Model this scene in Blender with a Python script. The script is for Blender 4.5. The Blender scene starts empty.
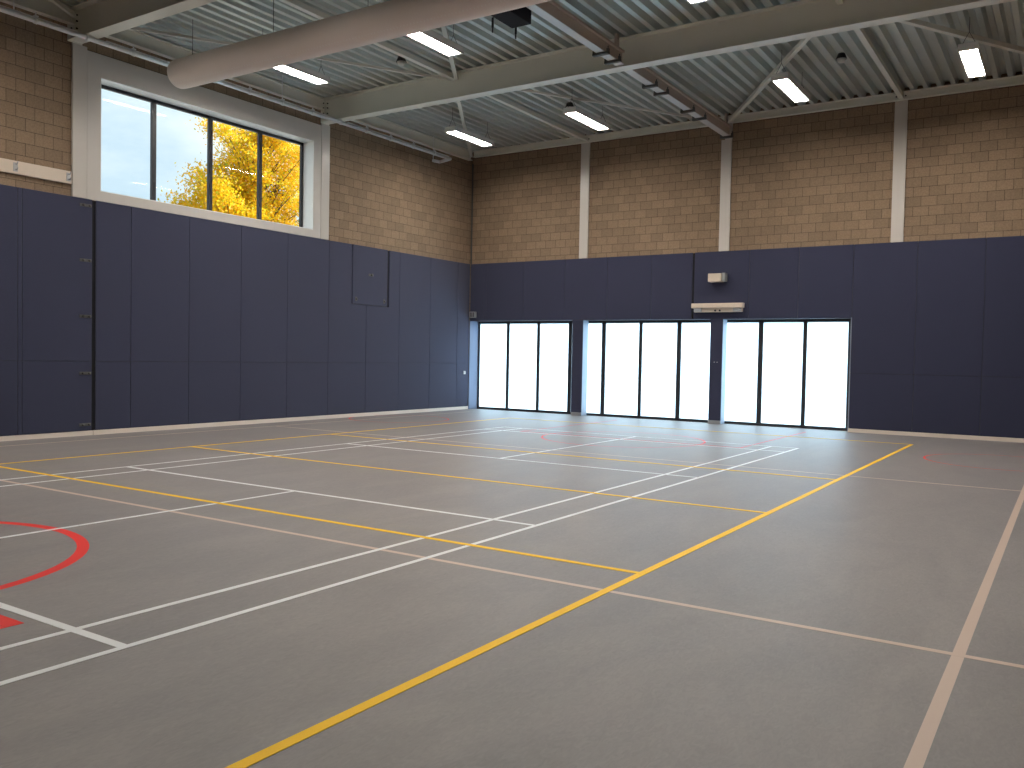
import bpy, bmesh, math, random
from mathutils import Vector, Matrix
random.seed(7)
S = bpy.context.scene
C = S.collection

# ------------------------------------------------------------ materials
def lin(r, g, b):
    f = lambda v: (v/255)/12.92 if v/255 <= .04045 else ((v/255+.055)/1.055)**2.4
    return (f(r), f(g), f(b), 1)

def mat(name, col, rough=.6, metal=0., spec=.5, noise=0., nscale=8., bump=0., bscale=200.):
    m = bpy.data.materials.new(name); m.use_nodes = True
    n = m.node_tree.nodes; l = m.node_tree.links; b = n['Principled BSDF']
    b.inputs['Roughness'].default_value = rough
    b.inputs['Metallic'].default_value = metal
    b.inputs['Specular IOR Level'].default_value = spec
    b.inputs['Base Color'].default_value = col
    geo = n.new('ShaderNodeNewGeometry')
    if noise:
        t = n.new('ShaderNodeTexNoise'); t.inputs['Scale'].default_value = nscale; t.inputs['Detail'].default_value = 5
        l.new(geo.outputs['Position'], t.inputs['Vector'])
        mx = n.new('ShaderNodeMix'); mx.data_type = 'RGBA'
        mx.inputs[6].default_value = tuple(c*(1-noise) for c in col[:3])+(1,)
        mx.inputs[7].default_value = tuple(min(1, c*(1+noise)) for c in col[:3])+(1,)
        l.new(t.outputs['Fac'], mx.inputs[0]); l.new(mx.outputs[2], b.inputs['Base Color'])
    if bump:
        t2 = n.new('ShaderNodeTexNoise'); t2.inputs['Scale'].default_value = bscale; t2.inputs['Detail'].default_value = 2
        l.new(geo.outputs['Position'], t2.inputs['Vector'])
        bp = n.new('ShaderNodeBump'); bp.inputs['Strength'].default_value = bump; bp.inputs['Distance'].default_value = .004
        l.new(t2.outputs['Fac'], bp.inputs['Height']); l.new(bp.outputs['Normal'], b.inputs['Normal'])
    return m

def block_mat(name, axis):
    m = bpy.data.materials.new(name); m.use_nodes = True
    n = m.node_tree.nodes; l = m.node_tree.links; b = n['Principled BSDF']
    b.inputs['Roughness'].default_value = .9
    b.inputs['Specular IOR Level'].default_value = .2
    geo = n.new('ShaderNodeNewGeometry')
    sp = n.new('ShaderNodeSeparateXYZ'); l.new(geo.outputs['Position'], sp.inputs[0])
    ad = n.new('ShaderNodeMath'); ad.operation = 'ADD'; ad.inputs[1].default_value = -.15+20
    l.new(sp.outputs['Z'], ad.inputs[0])
    au = n.new('ShaderNodeMath'); au.operation = 'ADD'; au.inputs[1].default_value = 60
    l.new(sp.outputs[axis], au.inputs[0])
    cb = n.new('ShaderNodeCombineXYZ'); l.new(au.outputs[0], cb.inputs[0]); l.new(ad.outputs[0], cb.inputs[1])
    br = n.new('ShaderNodeTexBrick'); l.new(cb.outputs[0], br.inputs['Vector'])
    br.inputs['Scale'].default_value = 1; br.inputs['Brick Width'].default_value = .3; br.inputs['Row Height'].default_value = .2
    br.inputs['Mortar Size'].default_value = .0045; br.inputs['Mortar Smooth'].default_value = .3; br.inputs['Bias'].default_value = 0
    br.inputs['Color1'].default_value = lin(131, 112, 93); br.inputs['Color2'].default_value = lin(144, 124, 103)
    br.inputs['Mortar'].default_value = lin(72, 60, 48)
    nz = n.new('ShaderNodeTexNoise'); nz.inputs['Scale'].default_value = 45; nz.inputs['Detail'].default_value = 4
    l.new(geo.outputs['Position'], nz.inputs['Vector'])
    mx = n.new('ShaderNodeMix'); mx.data_type = 'RGBA'; mx.blend_type = 'OVERLAY'; mx.inputs[0].default_value = .35
    l.new(br.outputs['Color'], mx.inputs[6]); l.new(nz.outputs['Fac'], mx.inputs[7]); l.new(mx.outputs[2], b.inputs['Base Color'])
    bp = n.new('ShaderNodeBump'); bp.invert = True; bp.inputs['Strength'].default_value = .6; bp.inputs['Distance'].default_value = .006
    l.new(br.outputs['Fac'], bp.inputs['Height']); l.new(bp.outputs['Normal'], b.inputs['Normal'])
    return m

def floor_mat():
    m = bpy.data.materials.new('grey_sports_floor'); m.use_nodes = True
    n = m.node_tree.nodes; l = m.node_tree.links; b = n['Principled BSDF']
    b.inputs['Roughness'].default_value = .42; b.inputs['Specular IOR Level'].default_value = .4
    geo = n.new('ShaderNodeNewGeometry')
    mp = n.new('ShaderNodeMapping'); mp.inputs['Scale'].default_value = (1.3, .5, 1); mp.inputs['Rotation'].default_value = (0, 0, .5)
    l.new(geo.outputs['Position'], mp.inputs['Vector'])
    a = n.new('ShaderNodeTexNoise'); a.inputs['Scale'].default_value = 1.6; a.inputs['Detail'].default_value = 6; a.inputs['Distortion'].default_value = .8
    l.new(mp.outputs[0], a.inputs['Vector'])
    c = n.new('ShaderNodeTexNoise'); c.inputs['Scale'].default_value = 30; c.inputs['Detail'].default_value = 5; c.inputs['Distortion'].default_value = 1.5
    l.new(mp.outputs[0], c.inputs['Vector'])
    av = n.new('ShaderNodeMix'); av.data_type = 'FLOAT'; av.inputs[0].default_value = .4
    l.new(a.outputs['Fac'], av.inputs[2]); l.new(c.outputs['Fac'], av.inputs[3])
    cr = n.new('ShaderNodeValToRGB')
    cr.color_ramp.elements[0].position = .36; cr.color_ramp.elements[0].color = lin(124, 120, 120)
    cr.color_ramp.elements[1].position = .64; cr.color_ramp.elements[1].color = lin(143, 138, 136)
    l.new(av.outputs[0], cr.inputs[0]); l.new(cr.outputs[0], b.inputs['Base Color'])
    ro = n.new('ShaderNodeMapRange'); ro.inputs[3].default_value = .4; ro.inputs[4].default_value = .54
    l.new(a.outputs['Fac'], ro.inputs[0]); l.new(ro.outputs[0], b.inputs['Roughness'])
    return m

def felt_mat(name, col):
    m = mat(name, col, rough=.95, spec=.15, noise=.16, nscale=240, bump=.5, bscale=420)
    b = m.node_tree.nodes['Principled BSDF']
    b.inputs['Sheen Weight'].default_value = .3; b.inputs['Sheen Roughness'].default_value = .5
    return m

M = {}
M['block_y'] = block_mat('concrete_blocks_side', 'Y')
M['block_x'] = block_mat('concrete_blocks_end', 'X')
M['floor'] = floor_mat()
M['felt'] = felt_mat('navy_felt', lin(55, 58, 80))
M['gap'] = mat('gap_shade_and_cabinet_black', lin(14, 15, 24), .9)  # stands in for shade in the panel gaps; also the loudspeaker's own black
M['base'] = mat('pale_skirting', lin(230, 218, 206), .5)
M['surround'] = mat('cream_panel', lin(196, 191, 185), .45, noise=.03, nscale=3)
M['column'] = mat('cream_steel', lin(196, 191, 184), .28, noise=.03, nscale=3)
M['beam'] = mat('stone_grey_steel', lin(228, 227, 217), .45, noise=.04, nscale=2.5)
M['deck'] = mat('galvanised_deck', lin(198, 205, 200), .34, metal=.3, noise=.06, nscale=4)
M['frame'] = mat('anthracite_frame', lin(40, 42, 48), .4)
M['reveal'] = mat('pale_blue_jamb', lin(165, 178, 196), .6)
M['jamb'] = mat('daylit_blue_jamb', lin(128, 142, 168), .7)  # blue jamb lightened in colour, for daylight off the glazing
M['steel'] = mat('brushed_steel', lin(175, 177, 180), .4, metal=.5)
M['window_reveal'] = mat('skylit_window_reveal', lin(238, 240, 240), .4)  # whiter colour stands in for sky light falling on the reveal
M['galv'] = mat('galvanised_pipe', lin(232, 233, 233), .28, metal=.3, noise=.08, nscale=20)
M['dark'] = mat('black_metal', lin(28, 28, 30), .5)
M['bracket'] = mat('dark_grey_clamp', lin(80, 80, 78), .5)
M['lamp_body'] = mat('white_lamp_housing', lin(225, 224, 220), .4)
M['white'] = mat('white_plastic', lin(225, 222, 215), .5)
M['cream'] = mat('cream_powdercoat', lin(212, 198, 182), .45, noise=.04, nscale=30)
M['rail_flange'] = mat('pale_rail_steel', lin(205, 205, 205), .35, noise=.03)
M['rail_web'] = mat('brown_rail_steel', lin(195, 180, 168), .5)
M['concrete'] = mat('grey_footing', lin(150, 148, 142), .8)
M['outside'] = mat('outdoor_paving', lin(150, 150, 145), .9, noise=.1, nscale=3)
M['roofing'] = mat('roof_bitumen', lin(70, 70, 70), .9)
M['bark'] = mat('grey_bark', lin(90, 75, 60), .9, noise=.25, nscale=20, bump=.8, bscale=30)
M['l_yellow'] = mat('yellow_line_paint', lin(255, 205, 0), .5, spec=.25)
M['l_white'] = mat('white_line_paint', lin(232, 235, 236), .45)
M['l_beige'] = mat('beige_line_paint', lin(204, 182, 166), .45)
M['l_red'] = mat('red_line_paint', lin(232, 46, 38), .5, spec=.25)

def duct_mat():
    m = mat('cream_textile_duct', lin(244, 232, 224), .8, spec=.2, noise=.03, nscale=2)
    n = m.node_tree.nodes; l = m.node_tree.links; b = n['Principled BSDF']
    src = b.inputs['Base Color'].links[0].from_socket
    # rows of small round perforations low on the side of the tube
    geo = n.new('ShaderNodeNewGeometry'); sp = n.new('ShaderNodeSeparateXYZ'); l.new(geo.outputs['Position'], sp.inputs[0])
    def math_(op, a, bb):
        k = n.new('ShaderNodeMath'); k.operation = op
        for i, v in enumerate((a, bb)):
            if v is None: continue
            if isinstance(v, (int, float)): k.inputs[i].default_value = v
            else: l.new(v, k.inputs[i])
        return k.outputs[0]
    fx = math_('SUBTRACT', math_('FRACT', math_('DIVIDE', sp.outputs['X'], .06), None), .5)
    zz = math_('SUBTRACT', sp.outputs['Z'], 6.035)
    fz = math_('SUBTRACT', math_('FRACT', math_('DIVIDE', zz, .035), None), .5)
    r = math_('ADD', math_('MULTIPLY', fx, fx), math_('MULTIPLY', math_('MULTIPLY', fz, fz), .5))
    hole = math_('LESS_THAN', r, .035)
    band = math_('MULTIPLY', math_('GREATER_THAN', zz, 0.), math_('LESS_THAN', zz, .035))
    fac = math_('MULTIPLY', math_('MULTIPLY', hole, band), .45)
    mx = n.new('ShaderNodeMix'); mx.data_type = 'RGBA'; l.new(fac, mx.inputs[0])
    l.new(src, mx.inputs[6]); mx.inputs[7].default_value = lin(250, 246, 240)
    l.new(mx.outputs[2], b.inputs['Base Color'])
    return m
M['duct'] = duct_mat()

def emit(name, col, s):
    m = bpy.data.materials.new(name); m.use_nodes = True; n = m.node_tree.nodes; l = m.node_tree.links
    n.remove(n['Principled BSDF']); e = n.new('ShaderNodeEmission')
    e.inputs[0].default_value = col; e.inputs[1].default_value = s
    l.new(e.outputs[0], n['Material Output'].inputs[0]); return m
M['lamp'] = emit('lit_diffuser', (1, .92, .83, 1), 102.)

def glass_mat():
    m = bpy.data.materials.new('clear_glass'); m.use_nodes = True; n = m.node_tree.nodes; l = m.node_tree.links
    n.remove(n['Principled BSDF'])
    t = n.new('ShaderNodeBsdfTransparent'); t.inputs[0].default_value = (.93, .96, .96, 1)
    g = n.new('ShaderNodeBsdfGlossy'); g.inputs['Roughness'].default_value = .01
    fr = n.new('ShaderNodeFresnel'); fr.inputs[0].default_value = 1.28
    mx = n.new('ShaderNodeMixShader'); ge = n.new('ShaderNodeNewGeometry'); iv = n.new('ShaderNodeMath'); iv.operation = 'SUBTRACT'; iv.inputs[0].default_value = 1; l.new(ge.outputs['Backfacing'], iv.inputs[1])
    mu = n.new('ShaderNodeMath'); mu.operation = 'MULTIPLY'; l.new(fr.outputs[0], mu.inputs[0]); l.new(iv.outputs[0], mu.inputs[1])
    l.new(mu.outputs[0], mx.inputs[0]); l.new(t.outputs[0], mx.inputs[1]); l.new(g.outputs[0], mx.inputs[2])
    l.new(mx.outputs[0], n['Material Output'].inputs[0]); return m
M['glass'] = glass_mat()

def frost_mat():
    m = bpy.data.materials.new('frosted_glass'); m.use_nodes = True; n = m.node_tree.nodes; l = m.node_tree.links
    n.remove(n['Principled BSDF'])
    t = n.new('ShaderNodeBsdfTranslucent'); t.inputs[0].default_value = (.72, .88, 1, 1)
    g = n.new('ShaderNodeBsdfGlossy'); g.inputs['Roughness'].default_value = .25
    mx = n.new('ShaderNodeMixShader'); mx.inputs[0].default_value = .04
    l.new(t.outputs[0], mx.inputs[1]); l.new(g.outputs[0], mx.inputs[2])
    l.new(mx.outputs[0], n['Material Output'].inputs[0]); return m
M['frost'] = frost_mat()

def leaf_mat():
    m = bpy.data.materials.new('autumn_leaves'); m.use_nodes = True; n = m.node_tree.nodes; l = m.node_tree.links
    n.remove(n['Principled BSDF'])
    geo = n.new('ShaderNodeNewGeometry')
    cr = n.new('ShaderNodeValToRGB'); l.new(geo.outputs['Random Per Island'], cr.inputs[0])
    e = cr.color_ramp.elements
    e[0].position = 0; e[0].color = lin(150, 170, 60)
    e[1].position = 1; e[1].color = lin(240, 215, 110)
    for p, c in ((.16, lin(215, 200, 50)), (.45, lin(232, 192, 40)), (.8, lin(235, 180, 30))):
        x = e.new(p); x.color = c
    d = n.new('ShaderNodeBsdfDiffuse'); t = n.new('ShaderNodeBsdfTranslucent')
    l.new(cr.outputs[0], d.inputs[0]); l.new(cr.outputs[0], t.inputs[0])
    mx = n.new('ShaderNodeMixShader'); mx.inputs[0].default_value = .45
    l.new(d.outputs[0], mx.inputs[1]); l.new(t.outputs[0], mx.inputs[2]); l.new(mx.outputs[0], n['Material Output'].inputs[0])
    return m
M['leaf'] = leaf_mat()

# ------------------------------------------------------------ mesh builder
class MB:
    def __init__(s): s.b = bmesh.new()
    def box(s, x0, x1, y0, y1, z0, z1, bev=0.):
        t = bmesh.new()
        r = bmesh.ops.create_cube(t, size=1)
        for v in r['verts']:
            v.co = Vector((x0+(v.co.x+.5)*(x1-x0), y0+(v.co.y+.5)*(y1-y0), z0+(v.co.z+.5)*(z1-z0)))
        if bev: bmesh.ops.bevel(t, geom=t.edges[:], offset=bev, segments=2, affect='EDGES', profile=.5)
        return s._merge(t)
    def _merge(s, t):
        me = bpy.data.meshes.new('t'); t.to_mesh(me); t.free(); s.b.from_mesh(me); bpy.data.meshes.remove(me); return s
    def prism(s, pts, axis, a0, a1, bev=0.):
        """polygon pts in the plane across `axis`, extruded a0..a1"""
        t = bmesh.new()
        def co(p, a):
            return Vector((a, p[0], p[1])) if axis == 0 else Vector((p[0], a, p[1])) if axis == 1 else Vector((p[0], p[1], a))
        f0 = [t.verts.new(co(p, a0)) for p in pts]; f1 = [t.verts.new(co(p, a1)) for p in pts]
        t.faces.new(f0); t.faces.new(f1[::-1])
        for i in range(len(pts)):
            j = (i+1) % len(pts); t.faces.new((f0[i], f1[i], f1[j], f0[j]))
        bmesh.ops.recalc_face_normals(t, faces=t.faces[:])
        if bev: bmesh.ops.bevel(t, geom=t.edges[:], offset=bev, segments=2, affect='EDGES', profile=.5)
        return s._merge(t)
    def bar(s, p, q, w, h=None, n=4, rot=0.):
        """straight bar p->q; n=4 rectangular w x h, else round radius w"""
        p = Vector(p); q = Vector(q); d = (q-p).normalized()
        up = Vector((0, 0, 1)) if abs(d.z) < .95 else Vector((0, 1, 0))
        a = d.cross(up).normalized(); c = a.cross(d)
        if n == 4:
            h = h or w; prof = [(-w/2, -h/2), (w/2, -h/2), (w/2, h/2), (-w/2, h/2)]
        else: prof = [(w*math.cos(2*math.pi*i/n), w*math.sin(2*math.pi*i/n)) for i in range(n)]
        r0 = [s.b.verts.new(p+a*u+c*v) for u, v in prof]; r1 = [s.b.verts.new(q+a*u+c*v) for u, v in prof]
        fs = [s.b.faces.new(r0), s.b.faces.new(r1[::-1])]
        for i in range(len(prof)):
            j = (i+1) % len(prof); fs.append(s.b.faces.new((r0[i], r1[i], r1[j], r0[j])))
        bmesh.ops.recalc_face_normals(s.b, faces=fs)
        if n > 6:
            for f in fs[2:]: f.smooth = True
        return s
    def path(s, pts, r, n=12):
        for a, b in zip(pts, pts[1:]): s.bar(a, b, r, n=n)
        for p in pts[1:-1]: s.ball(p, r)
        return s
    def ball(s, c, r, sc=(1, 1, 1)):
        res = bmesh.ops.create_uvsphere(s.b, u_segments=14, v_segments=8, radius=r)
        for v in res['verts']: v.co = Vector((v.co.x*sc[0], v.co.y*sc[1], v.co.z*sc[2]))+Vector(c)
        for f in {f for v in res['verts'] for f in v.link_faces}: f.smooth = True
        return s
    def cone(s, c, r0, r1, h, n=20):
        """vertical frustum, c = bottom centre"""
        a = [s.b.verts.new(Vector(c)+Vector((r0*math.cos(2*math.pi*i/n), r0*math.sin(2*math.pi*i/n), 0))) for i in range(n)]
        b = [s.b.verts.new(Vector(c)+Vector((r1*math.cos(2*math.pi*i/n), r1*math.sin(2*math.pi*i/n), h))) for i in range(n)]
        s.b.faces.new(a[::-1]); s.b.faces.new(b)
        for i in range(n):
            f = s.b.faces.new((a[i], a[(i+1) % n], b[(i+1) % n], b[i])); f.smooth = True
        return s
    def build(s, name, m, parent=None, origin=(0, 0, 0)):
        """coordinates are world ones; origin is where the object (or its parent Empty) stands"""
        o3 = Vector(origin)
        for v in s.b.verts: v.co -= o3
        me = bpy.data.meshes.new(name); s.b.to_mesh(me); s.b.free()
        me.materials.append(m)
        o = bpy.data.objects.new(name, me); C.objects.link(o)
        if parent: o.parent = parent
        else: o.location = o3
        return o

def empty(name, loc=(0, 0, 0)):
    o = bpy.data.objects.new(name, None); C.objects.link(o); o.location = loc; o.empty_display_size = .2
    return o
def tag(o, label, cat, group=None):
    o['label'] = label; o['category'] = cat
    if group: o['group'] = group
    return o
def struct(o): o['kind'] = 'structure'; return o
def copy_tree(o, parent=None):
    c = o.copy(); C.objects.link(c)
    if parent: c.parent = parent
    for ch in list(o.children): copy_tree(ch, c)
    return c

# ------------------------------------------------------------ room sizes (metres); corner of left and back wall at 0,0
RX, RY = 14.5, -22.15         # right wall x, near wall y
DK = 7.12                     # underside of the roof deck
PT = 4.035                    # top of the blue panels
BH = .085                     # skirting height
LB = -.03                     # block face behind the panels

# ------------------------------------------------------------ floor and court lines
fl = struct(MB().box(-.35, RX+.3, RY-.3, .40, -.25, 0).build('floor', M['floor']))
W = .05
def hline(mb, x0, x1, y, z, w=W): mb.box(x0, x1, y-w/2, y+w/2, 0.0001, z+.0002)
def vline(mb, x, y0, y1, z, w=W): mb.box(x-w/2, x+w/2, y0, y1, 0.0001, z)
def ring(mb, cx, cy, r, w, z, a0=0, a1=360, n=72):
    b = mb.b; P = []
    for i in range(n+1):
        a = math.radians(a0+(a1-a0)*i/n); P.append((b.verts.new((cx+(r-w/2)*math.cos(a), cy+(r-w/2)*math.sin(a), z)), b.verts.new((cx+(r+w/2)*math.cos(a), cy+(r+w/2)*math.sin(a), z))))
    for (a, c), (d, e) in zip(P, P[1:]):
        f = b.faces.new((a, c, e, d))
CY, CX = -11.056, 7.156
be = MB()
vline(be, 13.707, -21.4, -.9, .0008, .06); vline(be, .70, -21.4, -.9, .0008)
hline(be, .70, 13.707, -7.576, .0008); hline(be, .70, RX-.02, -14.58, .0008)
be.build('beige_court_lines', M['l_beige'], fl)
rd = MB()
for yc, s in ((-4.97, 1), (-17.155, -1)):
    ring(rd, CX, yc, 1.50, .085 if s < 0 else .035, .0012)
    hline(rd, 4.90, 9.43, yc+(.02 if s < 0 else -.02), .0013, .095 if s < 0 else .032)
    for x in (4.925, 9.405): vline(rd, x, min(yc, yc+s*4.3), max(yc, yc+s*4.3), .0013, .05 if s < 0 else .028)
for cx in (13.32, 1.08): ring(rd, cx, -4.2, 1.14, .03, .0012)
rd.build('red_court_lines', M['l_red'], fl)
wh = MB()
for x in (10.206, 9.746, 4.106, 4.566): vline(wh, x, CY-6.7, CY+6.7, .0018, .045)
for dy in (1.98, -1.98, 5.94, -5.94, 6.7, -6.7): hline(wh, 4.106, 10.228, CY+dy, .0018, .05 if abs(dy) < 3 else .055)
for s in (1, -1): vline(wh, CX, min(CY+s*1.98, CY+s*6.7), max(CY+s*1.98, CY+s*6.7), .0018, .045)
wh.build('white_court_lines', M['l_white'], fl)
ye = MB()
vline(ye, 11.68, CY-9, CY+9, .0024, .06); vline(ye, 2.72, CY-9, CY+9, .0024, .055)
for y in (CY-9, CY-2.975, CY, CY+2.985, CY+9): hline(ye, 2.72, 11.68, y, .0024, .055)
ye.build('yellow_court_lines', M['l_yellow'], fl)

# ------------------------------------------------------------ left wall with the high window opening
WY0, WY1, WZ0, WZ1 = -10.90, -5.94, 4.20, 6.14
wl = MB()
wl.box(-.38, LB, RY-.3, WY0, 0, DK+.11); wl.box(-.38, LB, WY1, .38, 0, DK+.11)
wl.box(-.38, LB, WY0, WY1, 0, WZ0); wl.box(-.38, LB, WY0, WY1, WZ1, DK+.11)
WL = struct(wl.build('wall_left', M['block_y']))
MB().box(LB+.001, LB+.006, RY, .0, 0, PT-.01).build('gap_shade_sheet', M['gap'], WL)  # black sheet over the blocks, shade painted into the panel gaps

def panel_l(poly, x1=0., parent=None, name='wall_panel', g=.0035):
    """blue panel on the left wall, polygon in (y, z)"""
    ys = [p[0] for p in poly]; cy = sum(ys)/len(ys); zs = [p[1] for p in poly]
    return MB().prism(poly, 0, LB+.007, x1, .004).build(name, M['felt'], parent or WL)
def rect(a, b, c, d, g=.0035): return [(a+g, c+g), (b-g, c+g), (b-g, d-g), (a+g, d-g)]
ML = 1.275
edges = [-10.97, -10.31, -9.10, -7.88, -6.65, -5.43, -4.19, -2.99, -1.76, -.57, -.012]
for a, b in zip(edges, edges[1:]):
    panel_l(rect(a, b, BH, ML))
    if a in (-5.43, -4.19): continue
    panel_l(rect(a, b, ML, PT))
g = .0035
panel_l([(-5.43+g, ML+g), (-4.19-g, ML+g), (-4.19-g, 2.645), (-4.69, 2.645), (-4.69, PT-g), (-5.43+g, PT-g)])
panel_l([(-4.19+g, ML+g), (-2.99-g, ML+g), (-2.99-g, PT-g), (-3.385, PT-g), (-3.385, 2.645), (-4.19+g, 2.645)])
ex = [-13.46-1.22*i for i in range(8)][::-1]
ex[0] = RY+.02
for a, b in zip(ex, ex[1:]):
    panel_l(rect(a, b, BH, ML)); panel_l(rect(a, b, ML, PT))
MB().box(LB, .004, -11.008, -.005, 0, BH-.004, .002).build('baseboard_left', M['base']); 
bl = C.objects['baseboard_left']; struct(bl)
b2 = struct(MB().box(LB, .004, RY+.01, -11.018, 0, BH-.004, .002).build('baseboard_left', M['base']))

# tall panelled door at the left end, dark slot beside it, paired knobs
D1 = struct(empty('door_1', (0, -12.25, 0)))
o = (0, -12.25, 0)
for a, b in ((-13.46, -12.29), (-12.29, -12.22), (-12.22, -11.045)):
    for z0, z1 in ((BH, ML), (ML, PT)):
        MB().prism(rect(a, b, z0, z1, .003), 0, LB+.007, .012, .004).build('door_panel', M['felt'], D1, o)
for z in (3.92, 2.99, 2.04, 1.07, .19):
    k = MB()
    k.box(.011, .018, -11.27, -11.06, z-.025, z+.025, .002)
    for y in (-11.22, -11.11):
        k.bar((.012, y, z), (.045, y, z), .011, n=12); k.ball((.055, y, z), .023, (.7, 1, 1))
    k.build('knob_plate', M['bracket'], D1, o)

# hatch high in the panelling
H = tag(empty('wall_hatch', (0, -4.06, 2.66)), 'small square navy hatch with three knobs set high in the left wall panelling', 'hatch')
o = (0, -4.06, 2.66)
HP = MB().prism(rect(-4.685, -3.465, 2.655, PT, .003), 0, LB+.007, .014, .004).build('hatch_panel', M['felt'], H, o)
k = MB(); k.bar((.014, -4.06, 3.37), (.05, -4.06, 3.37), .014, n=12); k.ball((.06, -4.06, 3.37), .035, (.6, 1, 1)); k.box(.013, .02, -4.14, -3.98, 3.34, 3.40, .002)
k.build('knob', M['bracket'], HP, o)
for y in (-4.56, -3.58):
    k = MB(); k.bar((.014, y, 2.77), (.04, y, 2.77), .012, n=12); k.ball((.047, y, 2.77), .024, (.6, 1, 1)); k.box(.013, .019, y-.03, y+.03, 2.72, 2.82, .002)
    k.build('latch', M['bracket'], HP, o)

# cream hook rail above the panels, far left
o = (LB, -12.9, 4.17)
HR = tag(empty('hook_rail', o), 'cream board with dark hooks fixed to the blockwork at the far left above the panels', 'hook rail')
HB = MB().box(LB, .02, -15.4, -11.415, 4.235, 4.44, .004).build('board', M['cream'], HR, o)
for y in (-12.33, -11.47, -13.3, -14.3):
    k = MB()
    k.box(.02, .026, y-.035, y+.035, 4.27, 4.41, .002)
    for z in (4.39, 4.30): k.path([(.022, y, z), (.075, y, z-.008), (.095, y, z+.03)], .009, 8)
    k.build('hook', M['steel'], HB, o)

# ------------------------------------------------------------ high window in the left wall
w1 = struct(empty('window_1', (0, -8.42, 4.2))); o = (0, -8.42, 4.2)
sr = MB(); SY0, SY1 = -11.14, -5.72
sr.box(LB+.001, .008, SY0, WY0, PT, 6.53); sr.box(LB+.001, .008, WY1, SY1, PT, 6.53)
sr.box(LB+.001, .008, WY0, WY1, PT, WZ0); sr.box(LB+.001, .008, WY0, WY1, WZ1, 6.53)
sr.build('surround', M['surround'], w1, o)
li = MB(); li.box(-.38, .006, WY0, WY0+.012, WZ0, WZ1); li.box(-.38, .006, WY1-.012, WY1, WZ0, WZ1)
li.box(-.38, .006, WY0, WY1, WZ0, WZ0+.012); li.box(-.38, .006, WY0, WY1, WZ1-.012, WZ1)
li.build('reveal', M['window_reveal'], w1, o)
fr = MB(); xf0, xf1 = -.36, -.30
fr.box(xf0, xf1, WY0+.012, WY1-.012, WZ1-.07, WZ1-.012, .003); fr.box(xf0, xf1, WY0+.012, WY1-.012, WZ0+.012, WZ0+.05, .003)
fr.box(xf0, xf1, WY0+.012, WY0+.05, WZ0+.02, WZ1-.02, .003); fr.box(xf0, xf1, WY1-.075, WY1-.012, WZ0+.02, WZ1-.02, .003)
fr.build('window_frame', M['frame'], w1, o)
my = [-10.89, -9.66, -8.405, -7.16, -5.98]
for y in my[1:-1]:
    MB().box(xf0+.005, xf1+.006, y-.045, y+.045, WZ0+.03, WZ1-.03, .004).build('mullion', M['frame'], w1, o)
for a, b in zip(my, my[1:]):
    MB().box(-.335, -.331, a+.02, b-.02, WZ0+.03, WZ1-.04).build('pane', M['glass'], w1, o)

# ------------------------------------------------------------ back wall
HD = 2.47                     # head of the glazed openings
bw = MB()
bw.box(0, RX, -LB, .38, HD, DK+.11); bw.box(10.11, RX, -LB, .38, 0, HD)
WB = struct(bw.build('wall_back', M['block_x']))
MB().box(0.01, RX, -LB-.006, -LB-.001, HD+.001, PT-.01).build('gap_shade_sheet', M['gap'], WB)  # black sheets here darken the seams in place of real shade
MB().box(10.13, RX, -LB-.006, -LB-.001, 0, HD).build('gap_shade_sheet', M['gap'], WB)
def panel_b(a, b, z0, z1, g=.0035, y=0.):
    return MB().prism([(a+g, z0+g), (b-g, z0+g), (b-g, z1-g), (a+g, z1-g)], 1, y, -LB-.007, .004).build('wall_panel', M['felt'], WB)
be_ = [.012, .55, 1.76, 3.02, 4.25, 5.45, 6.50]
for a, b in zip(be_, be_[1:]): panel_b(a, b, HD, PT)
be_ = [6.55, 7.87, 8.98, 10.125]
for a, b in zip(be_, be_[1:]): panel_b(a, b, HD, PT, y=-.012)
be_ = [10.125, 11.38, 12.62, 13.86, RX-.01]
for a, b in zip(be_, be_[1:]):
    panel_b(a, b, BH, ML); panel_b(a, b, ML, PT)
struct(MB().box(10.115, RX-.01, -.004, -LB, 0, BH-.004, .002).build('baseboard_back', M['base']))

# glazed front: ten frosted panes in one dark frame, standing behind the pillars
YG = .34
o = (5.1, YG, 0)
w2 = struct(empty('window_2', o))
bars = [.105, 1.085, 2.065, 3.045, 4.025, 5.055, 6.075, 7.075, 8.075, 9.075, 10.03]
f = MB(); f.box(.07, 10.105, YG-.03, YG+.04, HD-.075, HD-.002, .003); f.box(.07, 10.105, YG-.03, YG+.04, .001, .065, .003)
f.box(.07, .14, YG-.03, YG+.04, .05, HD-.05, .003); f.box(10.0, 10.105, YG-.03, YG+.04, .05, HD-.05, .003)
f.build('window_frame', M['frame'], w2, o)
for x in bars[1:-1]:
    w = .105 if x in (3.045, 4.025, 6.075, 8.075) else .082
    MB().box(x-w/2, x+w/2, YG-.034, YG+.04, .06, HD-.07, .004).build('mullion', M['frame'], w2, o)
for a, b in zip(bars, bars[1:]):
    MB().box(a+.02, b-.02, YG, YG+.008, .05, HD-.05).build('pane', M['frost'], w2, o)
t = MB(); t.prism([(0.004, .0), (.022, .0), (.085, YG-.031), (0.004, YG-.031)], 2, 0, HD-.001)
struct(t.build('trim_1', M['jamb']))
struct(MB().box(10.107, 10.12, 0.005, .38, 0, HD-.001).build('trim_2', M['reveal']))
struct(MB().box(.02, 10.1, .002, .38, HD-.012, HD-.0005).build('trim_3', M['felt']))
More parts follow.
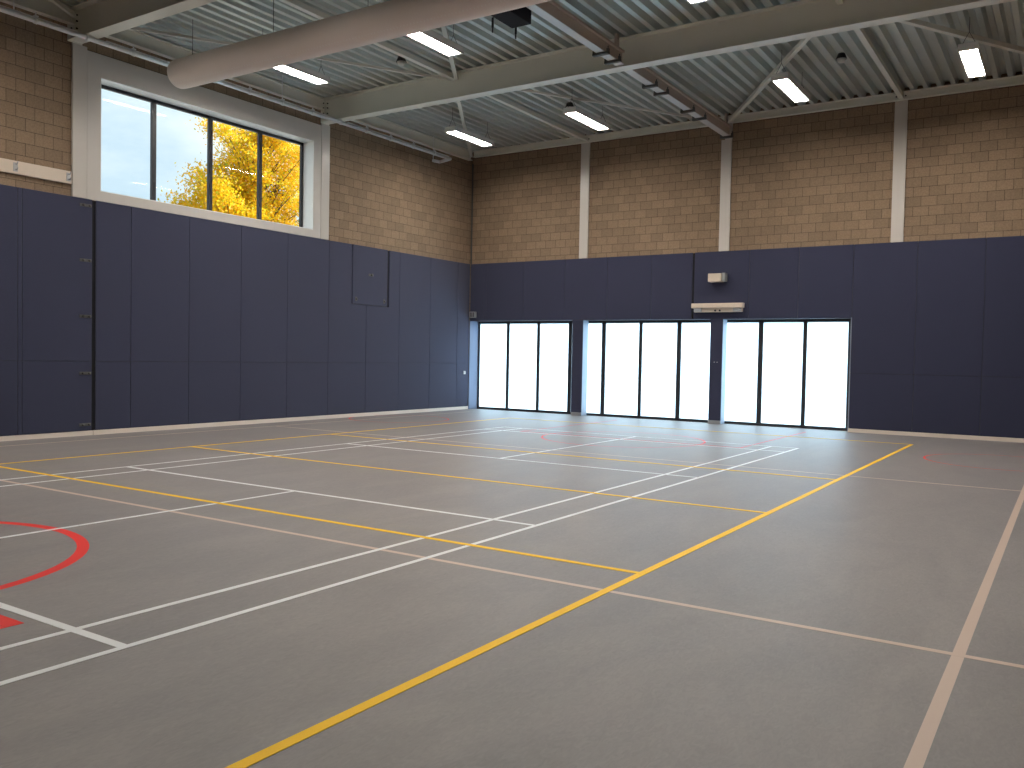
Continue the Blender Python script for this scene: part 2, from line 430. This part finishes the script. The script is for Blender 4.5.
for i, (a, b) in enumerate(((3.285, 3.585), (6.975, 7.275))):
    o = ((a+b)/2, .1, 0)
    p = tag(empty('wall_pillar', o), ['narrow navy padded pillar before the glazing, the left one, nearer the corner', 'narrow navy padded pillar before the glazing, the right one, below the cream mounting rail'][i], 'pillar', 'padded pillars')
    MB().box(a+.006, b-.003, .022, YG-.036, .001, HD-.013, .002).build('post', M['reveal'], p, o)
    MB().box(a, b, 0, .022, BH, HD-.013, .004).build('pad', M['felt'], p, o)
    MB().box(a-.002, b+.002, -.004, .0215, .0, BH-.003, .002).build('kick_plate', M['steel'], p, o)
    if i:
        k = MB()
        for x in (7.09, 7.16): k.bar((x, -.006, 1.45), (x, .001, 1.45), .012, n=10)
        k.build('bolt', M['steel'], p, o)

# ------------------------------------------------------------ other walls (behind / beside the camera)
WR = struct(MB().box(RX, RX+.3, RY-.3, .38, 0, DK+.11).build('wall_right', M['block_y']))
c = MB()
for i in range(18):
    a = RY+.02+i*1.229; c.box(RX-.028, RX-.002, a+.004, a+1.225, BH, ML); c.box(RX-.028, RX-.002, a+.004, a+1.225, ML+.006, PT)
c.build('wall_panels', M['felt'], WR)
struct(MB().box(RX-.03, RX-.001, RY+.03, -.01, 0, BH-.004).build('baseboard_right', M['base']))
WN = struct(MB().box(-.0, RX, RY-.3, RY, 0, DK+.11).build('wall_near', M['block_x']))
c = MB()
for i in range(11):
    a = .04+i*1.31; c.box(a+.004, a+1.306, RY+.002, RY+.028, BH, ML); c.box(a+.004, a+1.306, RY+.002, RY+.028, ML+.006, PT)
c.build('wall_panels', M['felt'], WN)

# ------------------------------------------------------------ roof deck: trapezoidal sheet running front to back
ce = MB(); P = .25; n = int((RX+.4)/P)+1
prof = []
x = -.1
while x < RX+.1:
    prof += [(x, DK), (x+.085, DK), (x+.125, DK+.105), (x+.21, DK+.105)]; x += P
b = ce.b
def strip(pr, y0, y1):
    A = [b.verts.new((px, y0, pz)) for px, pz in pr]; B = [b.verts.new((px, y1, pz)) for px, pz in pr]
    for i in range(len(pr)-1): b.faces.new((A[i], A[i+1], B[i+1], B[i]))
strip(prof, RY-.3, .38)
strip([(px, pz+.0015) for px, pz in prof][::-1], RY-.3, .38)
struct(ce.build('ceiling', M['deck']))
struct(MB().box(-.38, RX+.3, RY-.3, .38, DK+.112, DK+.30).build('trim_4', M['roofing']))

# ------------------------------------------------------------ steelwork
def ibeam_x(mb, x0, x1, y, z0, z1, w, tf=.02, tw=.012):
    mb.box(x0, x1, y-w/2, y+w/2, z0, z0+tf); mb.box(x0, x1, y-w/2, y+w/2, z1-tf, z1); mb.box(x0, x1, y-tw/2, y+tw/2, z0+tf, z1-tf)
YB = [-5.62, -11.36, -16.92]
blab = ['deep grey steel roof beam crossing the hall between the duct and the back wall',
        'deep grey steel roof beam in the top left corner above the high window',
        'deep grey steel roof beam over the near part of the hall, beyond the picture']
ZB = 6.60
for y, lb in zip(YB, blab):
    o = (0, y, ZB)
    t = tag(empty('roof_beam', o), lb, 'beam', 'main roof beams')
    m_ = MB(); m_.box(.0, RX, y-.12, y+.12, ZB, ZB+.022, .003); m_.box(.0, RX, y-.12, y+.12, DK-.023, DK-.001, .003)
    m_.box(.0, RX, y-.007, y+.007, ZB+.02, DK-.02)
    m_.build('beam_body', M['beam'], t, o)
    m_ = MB(); m_.box(0.0, .02, y-.125, y+.125, ZB-.02, DK-.001, .002)
    m_.build('stiffener_plate', M['beam'], t, o)
    k = MB()
    for z in (6.70, 6.80, 6.92, 7.02):
        for s in (-1, 1):
            k.bar((.012, y+s*.07, z), (.034, y+s*.07, z), .014, n=8)
            k.bar((.10, y+s*.006, z), (.10, y+s*.03, z), .014, n=8)
    k.build('bolts', M['dark'], t, o)
o = (0, 0, 6.95)
t = tag(empty('edge_beam', (0, -.06, 6.95)), 'grey steel edge beam along the top of the back wall', 'beam', 'edge beams')
m_ = MB(); m_.box(.1, RX, -.12, -.001+LB*0, 6.955, 6.967); m_.box(.1, RX, -.12, -.001, DK-.015, DK-.002); m_.box(.1, RX, -.066, -.054, 6.96, DK-.01)
m_.build('beam_body', M['beam'], t, (0, -.06, 6.95))
k = MB()
for x in (3.5, 3.68, 7.05, 7.42, 10.88, 11.06):
    k.bar((x, -.066, 7.03), (x, -.08, 7.03), .016, n=8)
k.build('bolts', M['dark'], t, (0, -.06, 6.95))
for (a, b_), lb in zip(((-5.50, -.13), (-11.14, -5.745), (-16.79, -11.40), (RY+.02, -17.05)),
        ('grey steel edge beam on the left wall between the back corner and the first roof beam', 'grey steel edge beam above the high window on the left wall',
         'grey steel edge beam on the left wall at the picture\'s top left corner', 'grey steel edge beam on the left wall beyond the picture\'s left side')):
    o = (.06, a, 6.8); t = tag(empty('edge_beam', o), lb, 'beam', 'edge beams')
    m_ = MB(); m_.box(-.025, .10, a, b_, 6.86, 6.872); m_.box(-.025, .10, a, b_, DK-.015, DK-.002); m_.box(.03, .042, a, b_, 6.87, DK-.01)
    m_.build('beam_body', M['beam'], t, o)

# columns in the block walls
cl = ['pale steel column above the panels in the back wall, the left one, nearest the corner', 'pale steel column above the panels in the back wall, middle one carrying the crane rail',
      'pale steel column above the panels in the back wall, the right one']
for (x, zt), lb in zip(((3.55, 6.953), (7.25, 6.60), (10.97, 6.953)), cl):
    o = (x, 0, PT); t = tag(empty('steel_column', o), lb, 'column', 'pale wall columns')
    m_ = MB(); m_.box(x-.122, x+.122, -.012, .028, PT+.001, zt, .003)
    if zt < 6.7: m_.box(x-.03, x+.13, -.05, .026, 6.60, DK-.12, .002)
    m_.build('column_body', M['column'], t, o)
for y, lb in ((-11.27, 'pale steel column at the left edge of the high window surround'), (-5.59, 'pale steel column at the right edge of the high window surround'),
              (-16.92, 'pale steel column in the left wall, out of the picture to the left')):
    o = (0, y, PT); t = tag(empty('steel_column', o), lb, 'column', 'pale wall columns')
    MB().box(LB+.001, .014, y-.125, y+.125, PT+.001, 6.578, .003).build('column_body', M['column'], t, o)
# black rainwater pipe / joint in the corner
tag(MB().bar((.03, -.01+0.0, PT+.002), (.03, -.01, 6.79), .02, n=10).build('corner_conduit', M['bracket'], None, (.03, -.01, PT)), 'thin dark grey conduit up the corner between left and back walls', 'conduit')

# tubes along the hall and diagonal braces
for x in (3.62, 10.98):
    for (a, b_), w in zip(((-5.60, -.07), (-11.25, -5.64), (-16.9, -11.29)), ('nearest the back wall', 'above the lamps of the middle bay', 'nearest the camera')):
        lb = 'thin grey steel roof tie %s, %s' % ('over the left third' if x < 5 else 'over the right third', w)
        tag(MB().bar((x, a, 7.02), (x, b_, 7.02), .09, .09).build('roof_tie', M['beam'], None, (x, (a+b_)/2, 7.02)), lb, 'roof tie', 'roof ties')
zb = 6.99
br = [((.05, -.12), (3.55, -5.56), .075, 'grey diagonal roof brace rising from the back left corner behind a lamp'),
      ((3.70, -5.55), (7.15, -.15), .045, 'thin diagonal roof brace left of the crane rail in the back bay'),
      ((7.36, -.13), (10.88, -5.53), .08, 'stout diagonal roof brace right of the crane rail in the back bay'),
      ((11.05, -5.53), (14.35, -.15), .08, 'stout diagonal roof brace at the right edge by the last lamp'),
      ((3.70, -5.70), (7.12, -11.12), .075, 'grey diagonal roof brace in the middle bay behind the lamp and duct'),
      ((3.55, -5.70), (.10, -11.15), .045, 'thin diagonal roof brace in the middle bay above the high window'),
      ((.10, -11.42), (3.5, -16.8), .06, 'thin diagonal roof brace at the top left corner of the roof')]
for (a, b_, w, lb) in br:
    m_ = MB(); m_.bar((a[0], a[1], zb), (b_[0], b_[1], zb), w, w)
    tag(m_.build('roof_brace', M['beam'], None, (a[0], a[1], zb)), lb, 'brace', 'diagonal roof braces')

# crane rail running along the middle of the hall, in two lengths either side of the beam
ZR = 6.625; XR = 7.32
for (a, b_), ys, lb in zip(((-5.49, -.13), (-11.14, -5.75)), ((-4.48, -3.95, -2.59, -1.94, -.22), (-6.48, -6.04)),
        ('length of pale bottomed rail beam with clamps from the back wall to the roof beam', 'length of pale bottomed rail beam with clamps passing over the duct')):
    o = (XR, a, ZR); t = tag(empty('rail_beam', o), lb, 'rail beam', 'rail beams')
    fl_ = MB().box(XR-.08, XR+.08, a, b_, ZR, ZR+.014, .002).build('flange', M['rail_flange'], t, o)
    m_ = MB(); m_.box(XR-.035, XR+.035, a, b_, ZR+.014, 6.86); m_.box(XR-.08, XR+.08, a, b_, 6.83, 6.87, .002); m_.box(XR-.02, XR+.02, a+.1, a+.2, 6.86, DK); m_.box(XR-.02, XR+.02, b_-.2, b_-.1, 6.86, DK)
    m_.build('web', M['rail_web'], t, o)
    for y in ys:
        k = MB(); k.box(XR-.15, XR+.15, y-.035, y+.035, ZR-.045, ZR-.001, .004)
        k.box(XR-.15, XR-.11, y-.025, y+.025, ZR-.002, ZR+.05, .003); k.box(XR+.11, XR+.15, y-.025, y+.025, ZR-.002, ZR+.05, .003)
        for s in (-1, 1): k.bar((XR+s*.13, y, ZR+.05), (XR+s*.13, y, ZR+.09), .012, n=8)
        k.build('clamp', M['bracket'], fl_, o)

# galvanised pipe along the left wall, passing just under the roof beams
PX, PZ = .50, 6.552
o = (PX, -7, PZ)
t = tag(empty('galvanised_pipe', o), 'shiny galvanised pipe with clamps along the top of the left wall', 'pipe')
m_ = MB(); m_.path([(PX, -21.9, PZ), (PX, -1.66, PZ), (.13, -1.62, PZ-.03), (.13, -1.9, PZ-.05)], .040, 16)
pi_ = m_.build('pipe', M['galv'], t, o)
m_ = MB()
for a_, b_ in ((-21.8, -17.1), (-16.7, -11.6), (-11.1, -5.8), (-5.4, -1.7)): m_.box(PX-.035, PX+.005, a_, b_, PZ+.052, PZ+.060)
m_.build('mounting_rail', M['galv'], t, o)
y = -21.4
while y < -1.8:
    k = MB(); k.bar((PX, y-.022, PZ), (PX, y+.022, PZ), .049, n=16)
    if min(abs(y-v) for v in YB) > .3: k.bar((PX, y, PZ+.03), (PX, y, PZ+.13), .012, n=8); k.box(PX-.045, PX+.03, y-.03, y+.03, PZ+.06, PZ+.078)
    k.build('pipe_clamp', M['galv'], pi_, o); y += .83
for y in (-1.9, -7.3, -12.6, -18.):
    MB().bar((.13 if y > -2 else PX, y, PZ), (.13 if y > -2 else PX, y, DK), .009, n=8).build('hanger', M['galv'], t, o)

# textile air duct
DYY, DZ, DR = -10.1, 6.25, .247
o = (.98, DYY, DZ)
t = tag(empty('air_duct', o), 'long round cream textile air duct hung under the roof', 'duct')
d = MB(); seg = 40
rings = [(.98, .0), (.982, .10), (.988, .165), (1.002, .205), (1.025, .23), (1.06, .243), (1.10, DR), (RX-.06, DR)]
R_ = []
for x, r in rings[1:]:
    R_.append([d.b.verts.new((x, DYY+r*math.cos(2*math.pi*i/seg), DZ+r*math.sin(2*math.pi*i/seg))) for i in range(seg)])
c0 = d.b.verts.new((.98, DYY, DZ)); c1 = d.b.verts.new((RX-.06, DYY, DZ))
for A, B in zip(R_, R_[1:]):
    for i in range(seg):
        f_ = d.b.faces.new((A[i], A[(i+1) % seg], B[(i+1) % seg], B[i])); f_.smooth = True
for i in range(seg):
    f_ = d.b.faces.new((c0, R_[0][(i+1) % seg], R_[0][i])); f_.smooth = True
    d.b.faces.new((c1, R_[-1][i], R_[-1][(i+1) % seg]))
bmesh.ops.recalc_face_normals(d.b, faces=d.b.faces[:])
d.build('duct_body', M['duct'], t, o)
m_ = MB(); m_.bar((1.12, DYY, DZ+DR+.012), (RX-.06, DYY, DZ+DR+.012), .022, .022); m_.build('suspension_rail', M['dark'], t, o)
for x in (1.4, 3.4, 5.4, 7.6, 9.8, 12.0):
    MB().bar((x, DYY, DZ+DR+.02), (x, DYY, DK), .005, n=6).build('suspension_wire', M['dark'], t, o)

# ------------------------------------------------------------ hanging lamps
LZ = 6.60
def make_lamp():
    t = empty('hanging_lamp')
    m_ = MB(); m_.box(-.15, .15, -.80, .80, .002, .08, .01); m_.box(-.10, .10, -.62, .62, .074, .10, .004)
    hs = m_.build('housing', M['lamp_body'], t)
    MB().box(-.128, .128, -.745, .745, -.003, .0015).build('diffuser', M['lamp'], t)
    m_ = MB()
    for s in (-1, 1): m_.box(-.152, .152, s*.775-.028, s*.775+.028, -.035, .003, .003); m_.box(s*.14-.012, s*.14+.012, -.80, .80, -.035, .003, .002)
    m_.box(-.005, .005, -.745, .745, -.010, -.003)
    m_.build('rim', M['lamp_body'], hs)
    for s in (-1, 1):
        m_ = MB(); m_.bar((-.10, s*.7, .09), (0, s*.7, .28), .004, n=6); m_.bar((.10, s*.7, .09), (0, s*.7, .28), .004, n=6); m_.bar((0, s*.7, .28), (0, s*.7, DK-LZ), .004, n=6)
        m_.build('hanger', M['dark'], hs)
    return t
LZ_ = .03
lx = [2.05, 5.17, 9.52, 12.55]; ly = [-2.93, -8.45, -14.1]
cn = ['nearest the left wall', 'second from the left wall', 'just right of the rail beam', 'farthest right']
rn = ['by the back wall', 'behind the air duct', 'in the third row', 'in the fourth row']
proto = None
for j, y in enumerate(ly):
    for i, x in enumerate(lx):
        if proto is None: proto = l_ = make_lamp()
        else: l_ = copy_tree(proto)
        l_.location = (x, y, LZ+LZ_)
        tag(l_, 'lit white panel lamp %s, %s' % (rn[j], cn[i]), 'lamp', 'hanging panel lamps')

# ------------------------------------------------------------ small fittings
def detector(x, y, lb):
    o = (x, y, DK); t = tag(empty('smoke_detector', o), lb, 'smoke detector', 'roof detectors')
    MB().cone((x, y, DK-.10), .10, .06, .10).build('mounting_base', M['dark'], t, o)
    m_ = MB(); m_.cone((x, y, DK-.16), .05, .085, .06); m_.build('sensor_head', M['white'], t, o)
detector(10.42, -3.0, 'dark and white smoke detector under the deck between the two right lamps')
detector(4.62, -2.75, 'small smoke detector under the deck just left of the second back lamp')
detector(3.30, -6.9, 'small smoke detector under the deck left of the lamp by the duct')

o = (6.97, -8.7, 6.6)
t = tag(empty('loudspeaker', o), 'black box loudspeaker hung under the deck beside the air duct', 'loudspeaker')
m_ = MB(); m_.box(6.80, 7.15, -9.05, -8.42, 6.49, 6.84, .012); m_.build('cabinet', M['gap'], t, o)
MB().bar((6.97, -8.7, 6.83), (6.97, -8.7, DK), .02, n=8).build('hanging_bracket', M['bracket'], t, o)
for (x, y), lb in zip(((6.19, -8.06), (6.36, -7.64)), ('black strap hook with a thin wire hanging left of the black loudspeaker', 'black strap hook with a thin wire hanging below the black loudspeaker')):
    o = (x, y, 6.9); t = tag(empty('hanging_hook', o), lb, 'hook', 'strap hooks')
    MB().bar((x, y, 6.66), (x, y, DK), .004, n=6).build('wire', M['steel'], t, o)
    k = MB(); k.bar((x, y, 6.74), (x, y, 6.90), .03, .02); k.bar((x, y, 6.66), (x, y, 6.74), .012, n=8); k.build('strap', M['dark'], t, o)

# cream mounting bracket and rail on the back wall
o = (7.14, 0, 3.34)
t = tag(empty('mounting_bracket', o), 'small cream box bracket sticking out of the navy panels high on the back wall', 'bracket')
MB().box(6.97, 7.28, -.24, -.015, 3.31, 3.50, .008).build('box', M['cream'], t, o)
m_ = MB(); m_.box(7.284, 7.36, -.20, -.015, 3.32, 3.51, .006); m_.build('side_plate', M['steel'], t, o)
o = (7.16, 0, 2.64)
t = tag(empty('mounting_rail', o), 'long cream steel rail fixed to the navy panels just above the right pillar', 'rail')
m_ = MB(); m_.box(6.55, 7.78, -.16, -.015, 2.71, 2.82, .006); m_.box(6.60, 7.75, -.10, -.015, 2.615, 2.712, .006)
rb_ = m_.build('rail_body', M['cream'], t, o)
for x in (6.70, 7.64):
    MB().box(x-.09, x+.09, -.14, -.102, 2.625, 2.705, .004).build('end_bracket', M['steel'], rb_, o)
for x in (7.12, 7.23):
    MB().bar((x, -.102, 2.65), (x, -.12, 2.65), .022, n=12).build('bolt', M['dark'], rb_, o)

o = (.14, 0, 2.54)
t = tag(empty('wall_speaker_box', o), 'small grey box with dark louvres on the back wall beside the corner', 'wall box')
cs_ = MB().box(.06, .24, -.10, -.002, 2.545, 2.71, .006).build('casing', M['steel'], t, o)
k = MB()
for i in range(3): k.box(.085+.05*i, .11+.05*i, -.104, -.099, 2.565, 2.69)
k.build('grille', M['dark'], cs_, o)
o = (0, -.2, 1.15)
t = tag(empty('light_switch', o), 'small white switch plate on the left wall near the corner', 'switch')
sp_ = MB().box(0, .012, -.245, -.155, .975, 1.065, .003).build('plate', M['white'], t, o)
MB().box(.012, .018, -.228, -.172, .992, 1.048, .002).build('rocker', M['white'], sp_, o)

# ------------------------------------------------------------ outdoors
gr = MB(); gr.box(-60, 60, .42, 60, -.6, -.05); gr.box(-60, -.40, -60, .40, -.6, -.05)
struct(gr.build('ground', M['outside']))

def tree():
    o = (-16.0, 5.6, -.05)
    t = tag(empty('autumn_tree', o), 'tree in bright yellow autumn leaf outside the high window', 'tree')
    lobes = [((-16.2, 6.3, 9.2), (2.6, 2.75, 3.7), 11), ((-16., 7.0, 6.8), (2.6, 2.7, 2.6), 5), ((-15.6, 3.2, 6.5), (1.9, 1.5, 2.0), 6), ((-16, 4.6, 7.6), (2.0, 1.6, 2.2), 3)]
    tr = MB()
    def limb(p, q, r0, r1, n=8):
        p = Vector(p); q = Vector(q); dd = (q-p).normalized(); up = Vector((0, 1, 0)) if abs(dd.z) > .9 else Vector((0, 0, 1))
        a = dd.cross(up).normalized(); c = a.cross(dd)
        A = [tr.b.verts.new(p+(a*math.cos(k*2*math.pi/n)+c*math.sin(k*2*math.pi/n))*r0) for k in range(n)]
        B = [tr.b.verts.new(q+(a*math.cos(k*2*math.pi/n)+c*math.sin(k*2*math.pi/n))*r1) for k in range(n)]
        for k in range(n):
            f_ = tr.b.faces.new((A[k], A[(k+1) % n], B[(k+1) % n], B[k])); f_.smooth = True
    limb((-16, 5.6, -.05), (-16, 5.7, 3), .34, .27); limb((-16, 5.7, 3), (-16.1, 6.0, 7), .27, .17); limb((-16.1, 6, 7), (-16.2, 6.2, 12.2), .17, .03)
    verts = []; faces = []
    twigs = []
    for (c, r, wt) in lobes:
        for k in range(wt*9):
            u = Vector((random.gauss(0, 1), random.gauss(0, 1), random.gauss(0, 1))).normalized()*random.uniform(.45, 1.0)
            tip = Vector(c)+Vector((u.x*r[0], u.y*r[1], u.z*r[2]))
            base = Vector((-16+.1*u.x, 5.7+(.2 if c[1] > 4 else -.4), max(2.2, tip.z-random.uniform(1.5, 3.2))))
            if c[1] < 4: base = Vector((-15.9, 4.9, max(2.5, tip.z-1.6)))
            limb(base, tip, .045, .008, 5); twigs.append((base, tip, r[0]))
    for (base, tip, r) in twigs:
        cnt = 300
        sz = random.uniform(.35, .7)
        for k in range(cnt):
            p = tip+Vector((random.gauss(0, .5), random.gauss(0, .5), random.gauss(0, .42)))*sz
            if k % 6 == 0: p = base.lerp(tip, random.uniform(.4, 1))+Vector((random.gauss(0, .2), random.gauss(0, .2), random.gauss(0, .2)))
            n_ = Vector((random.gauss(0, 1), random.gauss(0, 1), random.gauss(0, 1))).normalized()
            a = n_.orthogonal().normalized(); a.rotate(Matrix.Rotation(random.uniform(0, 6.28), 3, n_)); c_ = n_.cross(a)
            L = random.uniform(.045, .075); i0 = len(verts)
            for q in (a*L, c_*L*.6+n_*.01, -a*L, -c_*L*.6+n_*.01): verts.append(p+q-Vector(o))
            faces.append((i0, i0+1, i0+2, i0+3))
    tr.build('trunk', M['bark'], t, o)
    me = bpy.data.meshes.new('foliage'); me.from_pydata([tuple(v) for v in verts], [], faces); me.materials.append(M['leaf'])
    f_ = bpy.data.objects.new('foliage', me); C.objects.link(f_); f_.parent = t; f_['kind'] = 'stuff'
tree()

# ------------------------------------------------------------ sky, sun
w = bpy.data.worlds.new('World'); S.world = w; w.use_nodes = True
n = w.node_tree.nodes; l = w.node_tree.links; bg = n['Background']
tc = n.new('ShaderNodeTexCoord'); mp = n.new('ShaderNodeMapping'); mp.inputs['Scale'].default_value = (1, 1, 2.6)
l.new(tc.outputs['Generated'], mp.inputs[0])
nz = n.new('ShaderNodeTexNoise'); nz.inputs['Scale'].default_value = 4.5; nz.inputs['Detail'].default_value = 6; nz.inputs['Roughness'].default_value = .55
l.new(mp.outputs[0], nz.inputs['Vector'])
cr = n.new('ShaderNodeValToRGB'); cr.color_ramp.elements[0].position = .38; cr.color_ramp.elements[0].color = lin(202, 222, 236)
cr.color_ramp.elements[1].position = .66; cr.color_ramp.elements[1].color = lin(244, 250, 252)
l.new(nz.outputs['Fac'], cr.inputs[0]); l.new(cr.outputs[0], bg.inputs[0]); bg.inputs[1].default_value = 1.3
sd = bpy.data.lights.new('sun', 'SUN'); sd.energy = 16; sd.angle = math.radians(3); sd.color = (1, .96, .9)
so = bpy.data.objects.new('sun', sd); C.objects.link(so)
so.rotation_euler = Vector((.5, 1, .7)).to_track_quat('Z', 'Y').to_euler()

# ------------------------------------------------------------ camera
cd = bpy.data.cameras.new('camera'); cam = bpy.data.objects.new('camera', cd); C.objects.link(cam)
cd.sensor_width = 36; cd.lens = 863.489*36/1024; cd.clip_start = .05; cd.clip_end = 300
r = Vector((0.83798301, 0.5453655, 0.01899842)); u = Vector((-0.03344115, 0.01657225, 0.99930328)); fw = Vector((-0.54467069, 0.83803451, -0.03212491))
mw = Matrix.Identity(4)
for i in range(3): mw[i][0] = r[i]; mw[i][1] = u[i]; mw[i][2] = -fw[i]
mw.translation = Vector((14.15743876, -19.55037693, 1.49803561))
cam.matrix_world = mw
S.camera = cam

S.view_settings.view_transform = 'Standard'; S.view_settings.look = 'None'
S.view_settings.exposure = 0; S.view_settings.gamma = 1; S.view_settings.use_curve_mapping = False
cy = S.cycles
cy.use_denoising = True; cy.max_bounces = 10; cy.diffuse_bounces = 7; cy.glossy_bounces = 4; cy.transparent_max_bounces = 8
cy.caustics_reflective = False; cy.caustics_refractive = False; cy.sample_clamp_indirect = 6
